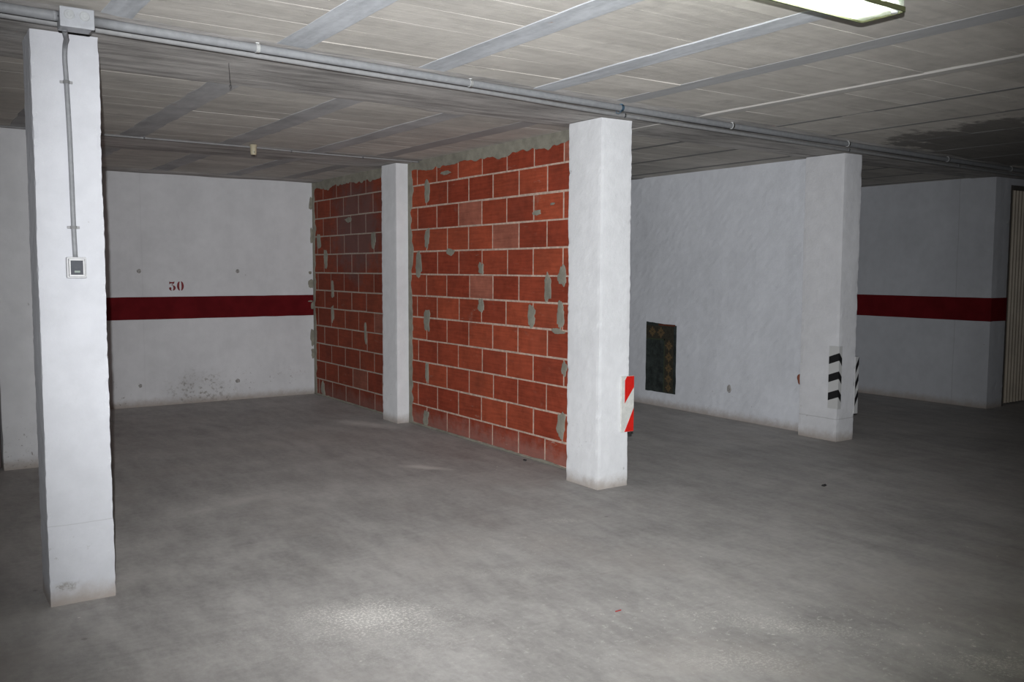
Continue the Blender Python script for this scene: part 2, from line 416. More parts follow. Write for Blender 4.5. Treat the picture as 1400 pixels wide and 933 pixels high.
# black chevron foam guard, bands slope with the corner
n = NT('black_and_white_chevron_foam')
h = n.add(n.z, n.mul(n.math('ABSOLUTE', n.add(n.y, -5.045)), 0.37))
h = n.add(h, n.mul(n.math('MAXIMUM', n.add(n.x, -6.972), 0.0), 1.3))
fr = n.math('FRACT', n.mul(n.add(h, -0.410), 1 / 0.1655))
band = n.mul(n.math('LESS_THAN', fr, 0.42), n.mul(n.math('GREATER_THAN', h, 0.40), n.math('LESS_THAN', h, 0.81)))
M['chev_a'] = n.out(n.mix(band, (0.60, 0.60, 0.59), (0.012, 0.012, 0.013)), 0.55)
n = NT('black_and_white_banded_foam')
h = n.add(n.z, n.mul(n.add(n.x, -7.23), -1.8))
fr = n.math('FRACT', n.mul(n.add(h, -0.337), 1 / 0.15))
band = n.mul(n.mul(n.math('LESS_THAN', fr, 0.47), n.math('GREATER_THAN', n.x, 7.214)), n.mul(n.math('GREATER_THAN', h, 0.33), n.math('LESS_THAN', h, 0.73)))
M['chev_b'] = n.out(n.mix(band, (0.58, 0.58, 0.58), (0.012, 0.012, 0.013)), 0.55)

n = NT('worn_black_rug_pile')
M['rug'] = n.out(n.scale((0.030, 0.036, 0.034), n.mp(n.noise(9, 5, 0.7), 0.3, 0.7, 0.6, 1.6)), 0.95, 0, 0.15)
n = NT('brown_rug_border')
M['rug_border'] = n.out(n.scale((0.042, 0.038, 0.028), n.mp(n.noise(30, 5, 0.7), 0.3, 0.7, 0.8, 1.2)), 0.95, 0, 0.15)
n = NT('ochre_rug_motif')
M['rug_motif'] = n.out(n.scale((0.115, 0.080, 0.042), n.mp(n.noise(50, 5, 0.7), 0.3, 0.7, 0.8, 1.2)), 0.95, 0, 0.15)
n = NT('green_rug_line')
M['rug_line'] = n.out((0.045, 0.055, 0.035), 0.95, 0, 0.15)
n = NT('rust_rug_edge')
M['rug_red'] = n.out((0.12, 0.035, 0.02), 0.95, 0, 0.15)

# lamp
m = bpy.data.materials.new('lit_fluorescent_tube'); m.use_nodes = True
t_ = m.node_tree; t_.nodes.clear()
e = t_.nodes.new('ShaderNodeEmission'); e.inputs[0].default_value = (0.93, 1.0, 0.84, 1); e.inputs[1].default_value = TUBE
o_ = t_.nodes.new('ShaderNodeOutputMaterial'); t_.links.new(e.outputs[0], o_.inputs[0])
M['tube'] = m
m = bpy.data.materials.new('clear_prismatic_cover'); m.use_nodes = True
t_ = m.node_tree; t_.nodes.clear()
tr = t_.nodes.new('ShaderNodeBsdfTransparent'); tr.inputs[0].default_value = (0.95, 0.97, 0.95, 1)
tl = t_.nodes.new('ShaderNodeBsdfTranslucent'); tl.inputs[0].default_value = (0.9, 0.93, 0.9, 1)
gl = t_.nodes.new('ShaderNodeBsdfGlossy'); gl.inputs[1].default_value = 0.2
m1 = t_.nodes.new('ShaderNodeMixShader'); m1.inputs[0].default_value = 0.45
m2 = t_.nodes.new('ShaderNodeMixShader'); m2.inputs[0].default_value = 0.06
o_ = t_.nodes.new('ShaderNodeOutputMaterial')
t_.links.new(tr.outputs[0], m1.inputs[1]); t_.links.new(tl.outputs[0], m1.inputs[2])
t_.links.new(m1.outputs[0], m2.inputs[1]); t_.links.new(gl.outputs[0], m2.inputs[2]); t_.links.new(m2.outputs[0], o_.inputs[0])
M['cover'] = m

# ------------------------------------------------------------------ the setting
X0, X1, Y0, Y1 = -4.5, 13.0, -5.0, 10.608
def structure(name, bm, mats, label=None, parent=None, smooth=False):
    o = link(name, bm, mats, parent, smooth)
    o['kind'] = 'structure'
    if label: o['label'] = label
    return o

bm = bmesh.new(); box(bm, X0 - .2, X1 + .2, Y0 - .2, Y1 + .2, -0.15, 0.0)
structure('floor', bm, M['floor'], 'grey dusty concrete garage floor')

def beam_y(x, far):      # the flat beams run a touch off square
    return (5.22 + 0.045 * x) if far else (4.06 + 0.075 * x)

# ceiling blocks between the joists
JX = [0.06 + 0.0, 0.80, 1.585, 2.37, 3.16, 3.80, 4.60, 5.37, 6.08, 6.86, 7.62, 8.40, 9.18, 9.95, 10.7, 11.5, 12.3]
JX = [-0.70 - 0.77 * k for k in range(4, -1, -1)] + JX
bm = bmesh.new()
tone_l = bm.faces.layers.float.new('tone')
edges_x = [X0] + JX + [X1]
def joist_width(jx):
    return {2.37: 0.165, 3.16: 0.15, 1.585: 0.165, 3.80: 0.15, 4.60: 0.09}.get(jx, 0.135 if jx < 5 else 0.050)
rnd = random.Random(3)
for i in range(len(edges_x) - 1):
    xa, xb = edges_x[i] + (joist_width(edges_x[i]) / 2 - 0.012 if i else 0), edges_x[i + 1] - (joist_width(edges_x[i + 1]) / 2 - 0.012 if i < len(edges_x) - 2 else 0)
    y = Y0 + rnd.random() * 0.2
    lvl = 0.0
    tn = rnd.random()
    while y < Y1:
        L = 0.25
        if rnd.random() < 0.5:
            lvl = rnd.uniform(-0.0014, 0.0012) * (0.35 if y > 5 else 1.0); tn = rnd.random()
        gap = 0.0005 if rnd.random() < 0.45 else rnd.uniform(0.001, 0.004)
        vv = box(bm, xa, xb, y + gap, y + L - gap, H + lvl, H + 0.05)
        tilt = rnd.uniform(-0.0014, 0.0014) * (0.35 if y > 5 else 1.0)
        t2 = min(1, max(0, tn + rnd.uniform(-0.12, 0.12)))
        for v in vv:
            if v.co.z < H + 0.03:
                v.co.z += tilt * (1 if v.co.x > (xa + xb) / 2 else -1)
            for f in v.link_faces: f[tone_l] = t2
        y += L
box(bm, X0, X1, Y0, Y1, H + 0.012, H + 0.2)
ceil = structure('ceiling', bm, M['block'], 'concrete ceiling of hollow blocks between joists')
# joists
for k, jx in enumerate(JX):
    w = joist_width(jx)
    pr = {4.60: 0.010, 3.80: 0.0018, 2.37: 0.003, 3.16: 0.005, 1.585: 0.002}.get(jx, 0.0018 if jx < 5 else 0.0016)
    bm = bmesh.new()
    ny = 120
    for s0 in range(1):
        prev = None
        for j in range(ny + 1):
            y = Y0 + (Y1 - Y0) * j / ny
            e1 = noise.noise(Vector((jx * 3, y * 5, 1))) * (0.008 if jx < 5 else 0.003); e2 = noise.noise(Vector((jx * 3, y * 5, 9))) * (0.008 if jx < 5 else 0.003)
            if y > 5.2: e1 = e1 * 2.5 - 0.012; e2 = e2 * 2.5 + 0.012
            a_, b_ = jx - w / 2 + e1, jx + w / 2 + e2
            cur = [bm.verts.new((a_, y, H + 0.01)), bm.verts.new((a_ + 0.004, y, H - pr)), bm.verts.new((b_ - 0.004, y, H - pr)), bm.verts.new((b_, y, H + 0.01))]
            if prev:
                for q in range(3):
                    bm.faces.new((prev[q], prev[q + 1], cur[q + 1], cur[q]))
                bm.faces.new((prev[3], prev[0], cur[0], cur[3]))
            else:
                bm.faces.new(cur)
            prev = cur
        bm.faces.new(prev[::-1])
    bmesh.ops.recalc_face_normals(bm, faces=bm.faces)
    structure('joist', bm, M['joist'], parent=ceil)

def flat_beam(fa, fb, drop, seed):
    bm = bmesh.new(); nx = 350; prev = None
    for i in range(nx + 1):
        x = X0 + (X1 - X0) * i / nx
        na = noise.noise(Vector((x * 2.2, seed, 0))) * 0.05 + noise.noise(Vector((x * 9, seed, 3))) * 0.018
        nb = noise.noise(Vector((x * 1.8, seed, 5))) * 0.07 + noise.noise(Vector((x * 11, seed, 8))) * 0.02
        ya, yb = fa(x) + na, fb(x) + nb
        cur = []
        m_ = 8
        cur.append(bm.verts.new((x, ya, H + 0.0015)))
        for q in range(m_ + 1):
            y = ya + 0.06 + (yb - ya - 0.10) * q / m_
            cur.append(bm.verts.new((x, y, H - drop + noise.noise(Vector((x * 2, y * 4, seed))) * 0.0045)))
        cur.append(bm.verts.new((x, yb, H + 0.0015)))
        if prev:
            for q in range(len(cur) - 1):
                bm.faces.new((prev[q], cur[q], cur[q + 1], prev[q + 1]))
            bm.faces.new((prev[-1], cur[-1], cur[0], prev[0]))
        prev = cur
    bmesh.ops.recalc_face_normals(bm, faces=bm.faces)
    return structure('beam', bm, M['beam'], parent=ceil)
flat_beam(lambda x: beam_y(x, 0), lambda x: beam_y(x, 1), 0.007, 1.0)
flat_beam(lambda x: 7.70 + 0.012 * x, lambda x: 8.62, 0.006, 6.0)
flat_beam(lambda x: 10.25, lambda x: 10.60, 0.012, 9.0)

# walls
def wall(name, x0, x1, y0, y1, mat, label, step=0.12, amp=0.004, edge=0.004, z1=H + 0.03):
    bm = bmesh.new(); rough_box(bm, x0, x1, y0, y1, 0.0, z1, step, amp, edge, seed=x0 + y0)
    return structure(name, bm, mat, label)
w_back = wall('wall_back', 1.22, X1, 10.612, 10.80, M['plaster_wall'], 'white painted back wall with a dark red stripe')
w_left = wall('wall_left', 0.606, 1.36, 7.808, 8.0, M['plaster_wall'], 'white wall seen behind the left pillar')
wall('wall_left_return', 1.22, 1.36, 7.95, 10.64, M['plaster_wall'], 'white return wall', 0.15)
w_mid = wall('wall_right', 7.128, 7.235, 5.46, 10.62, M['plaster_cool'], 'white rendered wall between the bays', 0.05, 0.007)
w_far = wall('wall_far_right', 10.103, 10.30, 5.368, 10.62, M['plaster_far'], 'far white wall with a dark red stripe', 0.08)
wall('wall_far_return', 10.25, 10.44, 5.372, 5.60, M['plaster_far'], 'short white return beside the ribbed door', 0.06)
wall('wall_lintel', 10.44, X1, 5.372, 5.55, M['plaster_far'], 'white lintel above ribbed door', 0.1)
# lintel only above the door: replace its low part
lin = bpy.data.objects['wall_lintel']
for v in lin.data.vertices:
    v.co.z = 2.52 + (v.co.z / (H + 0.03)) * (H + 0.03 - 2.52)
wall('wall_left_side', X0 - .15, X0, Y0, 10.6, M['plaster_wall'], 'white side wall', 0.5)
wall('wall_front', X0, X1, Y0 - .15, Y0, M['plaster_wall'], 'white wall behind the viewer', 0.5)
wall('wall_right_side', X1, X1 + .15, Y0, 10.6, M['plaster_wall'], 'white side wall at the far right', 0.5)
wall('wall_left_back', X0, -0.42, 7.82, 8.0, M['plaster_wall'], 'white wall left of the brown door', 0.3)

# stripes (paint with its own small thickness)
def slab(name, x0, x1, y0, y1, z0, z1, mat, parent, **k):
    bm = bmesh.new(); box(bm, x0, x1, y0, y1, z0, z1, **k)
    return link(name, bm, mat, parent)
for z_a, z_b, par, ax, p0, p1, q in ((0.977, 1.228, w_back, 'x', 1.37, 4.23, 10.606), (0.986, 1.250, w_far, 'y', 5.362, 10.6, 10.097)):
    bm = bmesh.new()
    N = 60
    prev = None
    for i in range(N + 1):
        s = p0 + (p1 - p0) * i / N
        u = noise.noise(Vector((s * 6, z_a, 1))) * 0.0025
        l_ = noise.noise(Vector((s * 6, z_a, 7))) * 0.0025
        if ax == 'x': cur = [bm.verts.new((s, q, z_a + l_)), bm.verts.new((s, q, z_b + u)), bm.verts.new((s, q + 0.02, z_b + u)), bm.verts.new((s, q + 0.02, z_a + l_))]
        else: cur = [bm.verts.new((q, s, z_a + l_)), bm.verts.new((q, s, z_b + u)), bm.verts.new((q + 0.02, s, z_b + u)), bm.verts.new((q + 0.02, s, z_a + l_))]
        if prev:
            for k in range(4): bm.faces.new((prev[k], prev[(k + 1) % 4], cur[(k + 1) % 4], cur[k]))
        else: bm.faces.new(cur)
        prev = cur
    bm.faces.new(prev[::-1])
    if ax == 'y':
        box(bm, 10.0985, 10.425, 5.3605, 5.40, 0.988, 1.250)
    bmesh.ops.recalc_face_normals(bm, faces=bm.faces)
    o = link('painted_stripe', bm, M['stripe'], par); o['label'] = 'dark red painted stripe'

# stencilled 30
def poly_face(bm, pts, y, th=0.004):
    fr_ = [bm.verts.new((px, y, pz)) for px, pz in pts]
    bk = [bm.verts.new((px, y + th + 0.01, pz)) for px, pz in pts]
    bm.faces.new(fr_); bm.faces.new(bk[::-1])
    for i in range(len(pts)):
        j = (i + 1) % len(pts)
        bm.faces.new((fr_[i], bk[i], bk[j], fr_[j]))
def arc(cx, cz, rx, rz, a0, a1, n_=14):
    return [(cx + rx * cos(a0 + (a1 - a0) * i / n_), cz + rz * sin(a0 + (a1 - a0) * i / n_)) for i in range(n_ + 1)]
bm = bmesh.new()
def dig(pts, ox):   # digit drawn in a 0..1 box, 72 mm wide, 100 mm high
    poly_face(bm, [(ox + a * 0.080, 1.295 + b * 0.106) for a, b in pts], 10.6055)
ox = 2.517
dig([(0.10, 0.70), (0.10, 0.98), (0.28, 0.93), (0.62, 0.93), (0.80, 1.0), (0.76, 0.80), (0.70, 0.76), (0.22, 0.78), (0.16, 0.70)], ox)
dig([(0.60, 0.77), (0.68, 0.77), (0.46, 0.58), (0.36, 0.58)], ox)
dig(arc(0.50, 0.30, 0.44, 0.29, pi * 0.52, -pi * 0.42) + arc(0.50, 0.30, 0.14, 0.26, -pi * 0.42, pi * 0.46), ox)
dig(arc(0.21, 0.24, 0.15, 0.15, 0, 2 * pi, 16)[:-1], ox)
dig([(0.12, 0.2), (0.20, 0.05), (0.42, 0.0), (0.42, 0.05), (0.28, 0.12)], ox)
ox = 2.605
dig(arc(0.44, 0.5, 0.40, 0.50, pi * 0.56, pi * 1.44) + arc(0.44, 0.5, 0.10, 0.46, pi * 1.40, pi * 0.60), ox)
dig(arc(0.56, 0.5, 0.40, 0.50, -pi * 0.44, pi * 0.44) + arc(0.56, 0.5, 0.10, 0.46, pi * 0.40, -pi * 0.40), ox)
bmesh.ops.recalc_face_normals(bm, faces=bm.faces)
o = link('stencilled_number', bm, M['stencil'], w_back); o['label'] = 'red stencilled number 30'

# filled formwork holes
def blob_disc(bm, c, nrm, r, th=0.004, n_=18, seed=0.0, ry=None, wild=0.45):
    """irregular flat lump on a wall; nrm 'x-' or 'y-'"""
    ry = ry or r
    cen = Vector(c)
    def P(a, k, d):
        rr = 0.96 + wild * 0.93 * noise.noise(Vector((cos(a) * 1.3 + seed, sin(a) * 1.3, seed * 3))) + wild * 0.58 * noise.noise(Vector((cos(a) * 4 + seed, sin(a) * 4, seed)))
        if wild > 0.4 and ry > r * 1.3: rr *= (abs(cos(a)) ** 3.2 + abs(sin(a)) ** 3.2) ** (-1 / 3.2)
        u, v = r * k * rr * cos(a), ry * k * rr * sin(a)
        return cen + (Vector((-d, u, v)) if nrm == 'x-' else Vector((u, -d, v)))
    rings = [[bm.verts.new(P(2 * pi * i / n_, k, d)) for i in range(n_)] for k, d in ((1.0, -0.002), (0.93, th * 0.6), (0.6, th))]
    top = bm.verts.new(P(0, 0, th * 1.05))
    fs = []
    for q in range(2):
        for i in range(n_):
            fs.append(bm.faces.new((rings[q][i], rings[q][(i + 1) % n_], rings[q + 1][(i + 1) % n_], rings[q + 1][i])))
    for i in range(n_):
        fs.append(bm.faces.new((rings[2][i], rings[2][(i + 1) % n_], top)))
    return fs
for k, (x, z, r) in enumerate(((2.206, 1.515, .024), (3.299, 1.517, .024), (2.186, 0.238, .02), (3.273, 0.224, .026))):
    bm = bmesh.new(); blob_disc(bm, (x, 10.608, z), 'y-', r, 0.004, seed=k * 2.1, wild=0.2)
    bmesh.ops.recalc_face_normals(bm, faces=bm.faces)
    link('filled_tie_hole', bm, M['tie'], w_back)
bm = bmesh.new(); blob_disc(bm, (7.124, 6.478, 0.315), 'x-', .03, 0.004, seed=5, ry=.045, wild=0.18)
bmesh.ops.recalc_face_normals(bm, faces=bm.faces); link('filled_tie_hole', bm, M['tie'], w_mid)
bm = bmesh.new(); blob_disc(bm, (7.124, 5.50, 2.457), 'x-', .02, 0.006, seed=6, ry=.03)
bmesh.ops.recalc_face_normals(bm, faces=bm.faces); link('filled_tie_hole', bm, M['tie'], w_mid)
bm = bmesh.new(); blob_disc(bm, (7.124, 5.575, 0.51), 'x-', .045, 0.012, seed=8, ry=.06, wild=0.2)
bmesh.ops.recalc_face_normals(bm, faces=bm.faces)
o = link('chipped_patch', bm, M['rust'], w_mid); o['label'] = 'reddish brown chipped patch in the white render'

# brown door at far left
bm = bmesh.new(); box(bm, -0.40, 0.60, 7.88, 7.93, 0.01, 2.45, 0.004)
for k in range(9):
    box(bm, -0.36 + k * 0.105, -0.29 + k * 0.105, 7.872, 7.885, 0.06, 2.40, 0.003)
d1 = structure('door_1', bm, M['brown_door'], 'dark brown metal door at the left edge')
slab('door_frame', -0.42, 0.612, 7.83, 7.95, 2.45, H, M['door_frame'], d1)

# ribbed door at far right
bm = bmesh.new()
prof = []
x = 10.46
while x < 12.6:
    prof += [(x, 5.430), (x + 0.012, 5.412), (x + 0.030, 5.412), (x + 0.042, 5.430)]
    x += 0.068
lo = [bm.verts.new((a, b, 0.02)) for a, b in prof]; hi = [bm.verts.new((a, b, 2.47)) for a, b in prof]
lo2 = [bm.verts.new((a, b + 0.02, 0.02)) for a, b in prof]; hi2 = [bm.verts.new((a, b + 0.02, 2.47)) for a, b in prof]
for i in range(len(prof) - 1):
    bm.faces.new((lo[i], lo[i + 1], hi[i + 1], hi[i])); bm.faces.new((lo2[i + 1], lo2[i], hi2[i], hi2[i + 1]))
    bm.faces.new((lo[i + 1], lo[i], lo2[i], lo2[i + 1])); bm.faces.new((hi[i], hi[i + 1], hi2[i + 1], hi2[i]))
bmesh.ops.recalc_face_normals(bm, faces=bm.faces)
d2 = structure('door_2', bm, M['rib_door'], 'beige ribbed metal garage door at the right edge')
bm = bmesh.new(); box(bm, 10.43, 10.465, 5.372, 5.46, 0.0, 2.52, 0.003); box(bm, 10.465, X1, 5.372, 5.46, 2.47, 2.52, 0.003)
link('door_frame', bm, M['door_frame'], d2)
wall('wall_right_return', 12.55, X1, 5.38, 5.55, M['plaster_far'], 'white wall beyond the ribbed door', 0.2, z1=2.5)

# ------------------------------------------------------------------ brick wall
BX = 4.234
bm = bmesh.new()
tone_l = bm.faces.layers.float.new('tone')
rb = random.Random(21)
beds = [2.535, 2.363, 2.150, 1.935, 1.720, 1.500, 1.288, 1.078, 0.858, 0.643, 0.426, 0.205, 0.012]
for (ya, yb) in ((5.19, 8.12), (8.38, 10.613)):
    box(bm, BX, BX + 0.10, ya, yb, 0.0, H + 0.01, mi=1)
    for r in range(12):
        zt, zb = beds[r], beds[r + 1]
        odd = (r % 2 == 0)
        js = [(5.545 - 0.395 if odd else 5.762 - 0.393) + (0.3935 if odd else 0.3915) * k + rb.uniform(-0.012, 0.012) for k in range(15)]
        for k in range(14):
            a_, b_ = js[k], js[k + 1]
            if r == 11 and ya > 8: b_ = b_
            a_, b_ = max(a_, ya + 0.035), min(b_, yb - (0.02 if yb > 10 else 0.05))
            if b_ - a_ < 0.05: continue
            g = rb.uniform(0.0060, 0.0090)
            t0 = rb.random() * 0.9
            if rb.random() < 0.06: t0 = 1.0
            dz0, dz1 = rb.uniform(-0.002, 0.002), rb.uniform(-0.002, 0.002)
            pr = rb.uniform(0.001, 0.003)
            before = set(bm.faces)
            vv = box(bm, BX - pr, BX + 0.03, a_ + g, b_ - g, zb + 0.0075 + dz0, zt - 0.0075 + dz1, 0.0015, 1, mi=0)
            for f in set(bm.faces) - before: f[tone_l] = t0
# cement smears, measured positions (y, z, half width, half height)
sm = [(7.709, 2.285, 0.055, 0.105), (7.712, 1.838, 0.048, 0.098), (7.877, 1.593, 0.057, 0.122), (7.266, 1.706, 0.093, 0.030),
      (6.733, 1.552, 0.040, 0.055), (6.732, 1.238, 0.048, 0.064), (7.718, 1.055, 0.058, 0.121), (5.56, 1.498, 0.060, 0.078), (5.751, 1.405, 0.044, 0.105),
      (5.965, 1.176, 0.052, 0.098), (5.575, 1.205, 0.046, 0.105), (7.722, 0.555, 0.040, 0.095), (5.56, 0.33, 0.058, 0.105), (5.522, 0.783, 0.034, 0.060),
      (7.741, 0.09, 0.060, 0.08), (5.90, 2.00, 0.06, 0.022), (5.62, 1.07, 0.09, 0.022), (7.35, 2.44, 0.10, 0.02), (5.69, 2.06, 0.03, 0.01),
      (10.423, 1.881, 0.058, 0.097), (10.204, 1.659, 0.060, 0.113), (10.017, 1.306, 0.040, 0.103), (10.025, 1.012, 0.040, 0.105),
      (9.119, 0.85, 0.032, 0.105), (10.346, 0.080, 0.065, 0.085), (8.90, 1.86, 0.05, 0.09), (9.55, 2.10, 0.09, 0.03)]
for k, (y, z, a_, b_) in enumerate(sm):
    for f in blob_disc(bm, (BX - 0.003, y, z), 'x-', a_ * 1.0, 0.005, 30, seed=k * 1.37, ry=b_): f.material_index = 2
# ragged cement bands: along the ceiling, at the ends and along the foot
def band(p0, p1, n_, fa, fb, th, vert):
    prev = None
    for i in range(n_ + 1):
        s = p0 + (p1 - p0) * i / n_
        a_, b_ = fa(s), fb(s)
        pts = [(BX + 0.01, a_), (BX - th, a_ + 0.004), (BX - th * 1.3, (a_ + b_) / 2), (BX - th, b_ - 0.004), (BX + 0.01, b_)]
        cur = [bm.verts.new((q, c_, s) if vert else (q, s, c_)) for q, c_ in pts]
        if prev:
            for q in range(4):
                bm.faces.new((prev[q], prev[q + 1], cur[q + 1], cur[q])).material_index = 2
        prev = cur
rag = lambda s, k, a_: noise.noise(Vector((s * 3.2, k, 0))) * a_ + noise.noise(Vector((s * 14, k, 4))) * a_ * 0.6
for ya, yb in ((5.19, 8.12), (8.38, 10.60)):
    band(ya, yb, 110, lambda s: 2.500 + rag(s, 2, 0.04), lambda s: H + 0.005, 0.009, False)
    band(ya, yb, 80, lambda s: -0.002, lambda s: 0.022 + rag(s, 5, 0.012), 0.012, False)
band(0, H, 90, lambda s: 8.015 + rag(s, 7, 0.05), lambda s: 8.14, 0.009, True)
band(0, H, 90, lambda s: 5.18, lambda s: 5.225 + rag(s, 9, 0.03), 0.007, True)
band(0, H, 90, lambda s: 10.535 + rag(s, 11, 0.045), lambda s: 10.608, 0.009, True)
band(0, H, 90, lambda s: 8.38, lambda s: 8.50 + rag(s, 13, 0.04), 0.008, True)
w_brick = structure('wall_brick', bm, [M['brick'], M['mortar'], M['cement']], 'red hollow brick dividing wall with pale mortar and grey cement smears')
# cement squeezed over the corner of the white back wall
bm = bmesh.new()
for k, (x, z, a_, b_) in enumerate(((4.20, 1.36, .035, .05), (4.19, 1.50, .02, .02), (4.215, 2.35, .03, .08), (4.22, 1.95, .022, .09), (4.215, 0.72, .03, .10), (4.22, 0.50, .03, .06), (4.22, 1.10, .025, .05), (4.19, 1.15, .03, .012))):
    blob_disc(bm, (x, 10.606, z), 'y-', a_, 0.01, 18, seed=k * 3.3, ry=b_)
bmesh.ops.recalc_face_normals(bm, faces=bm.faces)
link('cement_splash', bm, M['cement'], w_back)

# ------------------------------------------------------------------ pillars
def pillar(x0, x1, y0, y1, label, mat, seed, step=0.03, amp=0.003, edge=0.0028):
    bm = bmesh.new()
    rough_box(bm, x0, x1, y0, y1, 0.0, H - 0.012, step, amp, edge, seed)
    o = link('concrete_pillar', bm, mat)
    return tag(o, label, 'pillar')
p1 = pillar(0.515, 0.793, 4.512, 4.789, 'nearest white plastered pillar carrying the light switch and grey conduit', M['plaster_pillar'], 1.0, 0.02)
p2 = pillar(4.019, 4.298, 4.852, 5.211, 'white plastered pillar at the near end of the brick wall, with a red and white guard', M['plaster_pillar_b'], 5.0, 0.025)
pm = pillar(4.092, 4.37, 8.085, 8.41, 'slim white pillar set in the middle of the red brick wall', M['plaster_pillar_b'], 9.0)
p3 = pillar(6.977, 7.225, 5.058, 5.475, 'white pillar at the end of the rendered wall, with black chevron guards', M['plaster_pillar_c'], 13.0, 0.03)

# ------------------------------------------------------------------ corner guards
r0 = empty('corner_guard', (4.27, 4.84, 0.39))
tag(r0, 'red and white striped guard board on the pillar at the end of the brick wall', 'corner guard')
bm = bmesh.new(); box(bm, 4.218, 4.338, 4.838, 4.850, 0.392, 0.795, 0.003); box(bm, 4.300, 4.338, 4.850, 4.93, 0.392, 0.795, 0.003)
part('backing_board', bm, M['white_board'], r0)
for pts in ([(4.268, .793), (4.335, .793), (4.335, .712), (4.250, .600), (4.250, .765)], [(4.335, .560), (4.335, .394), (4.250, .394)]):
    bm = bmesh.new()
    f_ = [bm.verts.new((a_, 4.8365, b_)) for a_, b_ in pts]; g_ = [bm.verts.new((a_, 4.8385, b_)) for a_, b_ in pts]
    bm.faces.new(f_); bm.faces.new(g_[::-1])
    for i in range(len(pts)): bm.faces.new((f_[i], g_[i], g_[(i + 1) % len(pts)], f_[(i + 1) % len(pts)]))
    bmesh.ops.recalc_face_normals(bm, faces=bm.faces)
    part('red_stripe', bm, M['red'], r0)
bm = bmesh.new(); box(bm, 4.305, 4.328, 4.842, 4.86, 0.374, 0.391, 0.002)
part('bracket', bm, M['dark'], r0)

def foam_guard(x0, x1, y0, y1, z0, z1, sgn, mat, label, th=0.009, ty=0.009):
    """L-shaped strip wrapped round a corner; x leaf on the front face, y leaf on the side"""
    bm = bmesh.new()
    if sgn < 0: prof = [(x0 - th, y0 - th), (x1, y0 - th), (x1, y0), (x0, y0), (x0, y1), (x0 - th, y1)]
    else: prof = [(x0, y0 - ty), (x1 + th, y0 - ty), (x1 + th, y1), (x1, y1), (x1, y0), (x0, y0)]
    lo = [bm.verts.new((a_, b_, z0)) for a_, b_ in prof]; hi = [bm.verts.new((a_, b_, z1)) for a_, b_ in prof]
    bm.faces.new(lo[::-1]); bm.faces.new(hi)
    for i in range(6): bm.faces.new((lo[i], lo[(i + 1) % 6], hi[(i + 1) % 6], hi[i]))
    bmesh.ops.bevel(bm, geom=[e for e in bm.edges if abs(e.verts[0].co.z - e.verts[1].co.z) > 0.1], offset=0.003, segments=2, affect='EDGES')
    bmesh.ops.recalc_face_normals(bm, faces=bm.faces)
    return tag(link('corner_guard', bm, mat), label, 'corner guard')
foam_guard(6.972, 7.014, 5.053, 5.150, 0.302, 0.870, -1, M['chev_a'], 'black and white chevron guard on the left corner of the chevron pillar')
foam_guard(7.207, 7.232, 5.053, 5.150, 0.240, 0.765, 1, M['chev_b'], 'black and white banded guard jutting from the right corner of the chevron pillar', 0.032)

# ------------------------------------------------------------------ rug offcut on the wall
rg = empty('wall_rug', (7.12, 7.5, 0.16))
tag(rg, 'dark patterned rug offcut fixed low on the white rendered wall', 'rug')
RY0, RY1, RZ0, RZ1 = 7.257, 7.735, 0.165, 0.950
def sheet(bm, y0, y1, z0, z1, xf, xb, ny=10, nz=16, wav=0.0):
    g = {}
    for s, xx in ((0, xf), (1, xb)):
        for i in range(ny + 1):
            for k in range(nz + 1):
                y = y0 + (y1 - y0) * i / ny; z = z0 + (z1 - z0) * k / nz
                zz = z
                if wav and k == nz: zz += noise.noise(Vector((y * 9, 1, 1))) * 0.012 + 0.03 * (y - RY0) / (RY1 - RY0) - 0.022
                if wav and k == 0: zz += noise.noise(Vector((y * 12, 5, 1))) * 0.008
                yy = y + (noise.noise(Vector((2, z * 8, 1))) * 0.006 if wav else 0)
                g[s, i, k] = bm.verts.new((xx - (noise.noise(Vector((y * 4, z * 4, 2))) * 0.002 if s == 0 else 0), yy, zz))
    for i in range(ny):
        for k in range(nz):
            for s in (0, 1): bm.faces.new((g[s, i, k], g[s, i + 1, k], g[s, i + 1, k + 1], g[s, i, k + 1]))
    for i in range(ny):
        for k in (0, nz): bm.faces.new((g[0, i, k], g[0, i + 1, k], g[1, i + 1, k], g[1, i, k]))
    for k in range(nz):
        for i in (0, ny): bm.faces.new((g[0, i, k], g[0, i, k + 1], g[1, i, k + 1], g[1, i, k]))
    bmesh.ops.recalc_face_normals(bm, faces=bm.faces)
bm = bmesh.new(); sheet(bm, RY0, RY1, RZ0, RZ1, 7.108, 7.120, wav=1); part('pile', bm, M['rug'], rg)
bm = bmesh.new(); sheet(bm, RY0 + 0.03, RY0 + 0.165, RZ0 + 0.012, RZ1 - 0.02, 7.104, 7.110)
bo = part('border', bm, M['rug_border'], rg); bo['label'] = 'brown border down the right side'
bm = bmesh.new(); sheet(bm, RY0 + 0.165, RY1 - 0.006, RZ1 - 0.175, RZ1 - 0.03, 7.104, 7.110)
bt = part('border', bm, M['rug_border'], rg); bt['label'] = 'brown border across the top'
bm = bmesh.new(); box(bm, 7.1025, 7.108, RY0 + 0.165, RY0 + 0.180, RZ0 + 0.012, RZ1 - 0.175); box(bm, 7.1025, 7.108, RY0 + 0.165, RY1 - 0.006, RZ1 - 0.190, RZ1 - 0.175)
part('green_line', bm, M['rug_line'], rg)
bm = bmesh.new(); box(bm, 7.1025, 7.112, RY0 + 0.012, RY0 + 0.27, RZ1 - 0.026, RZ1 - 0.008)
part('rust_edge', bm, M['rug_red'], rg)
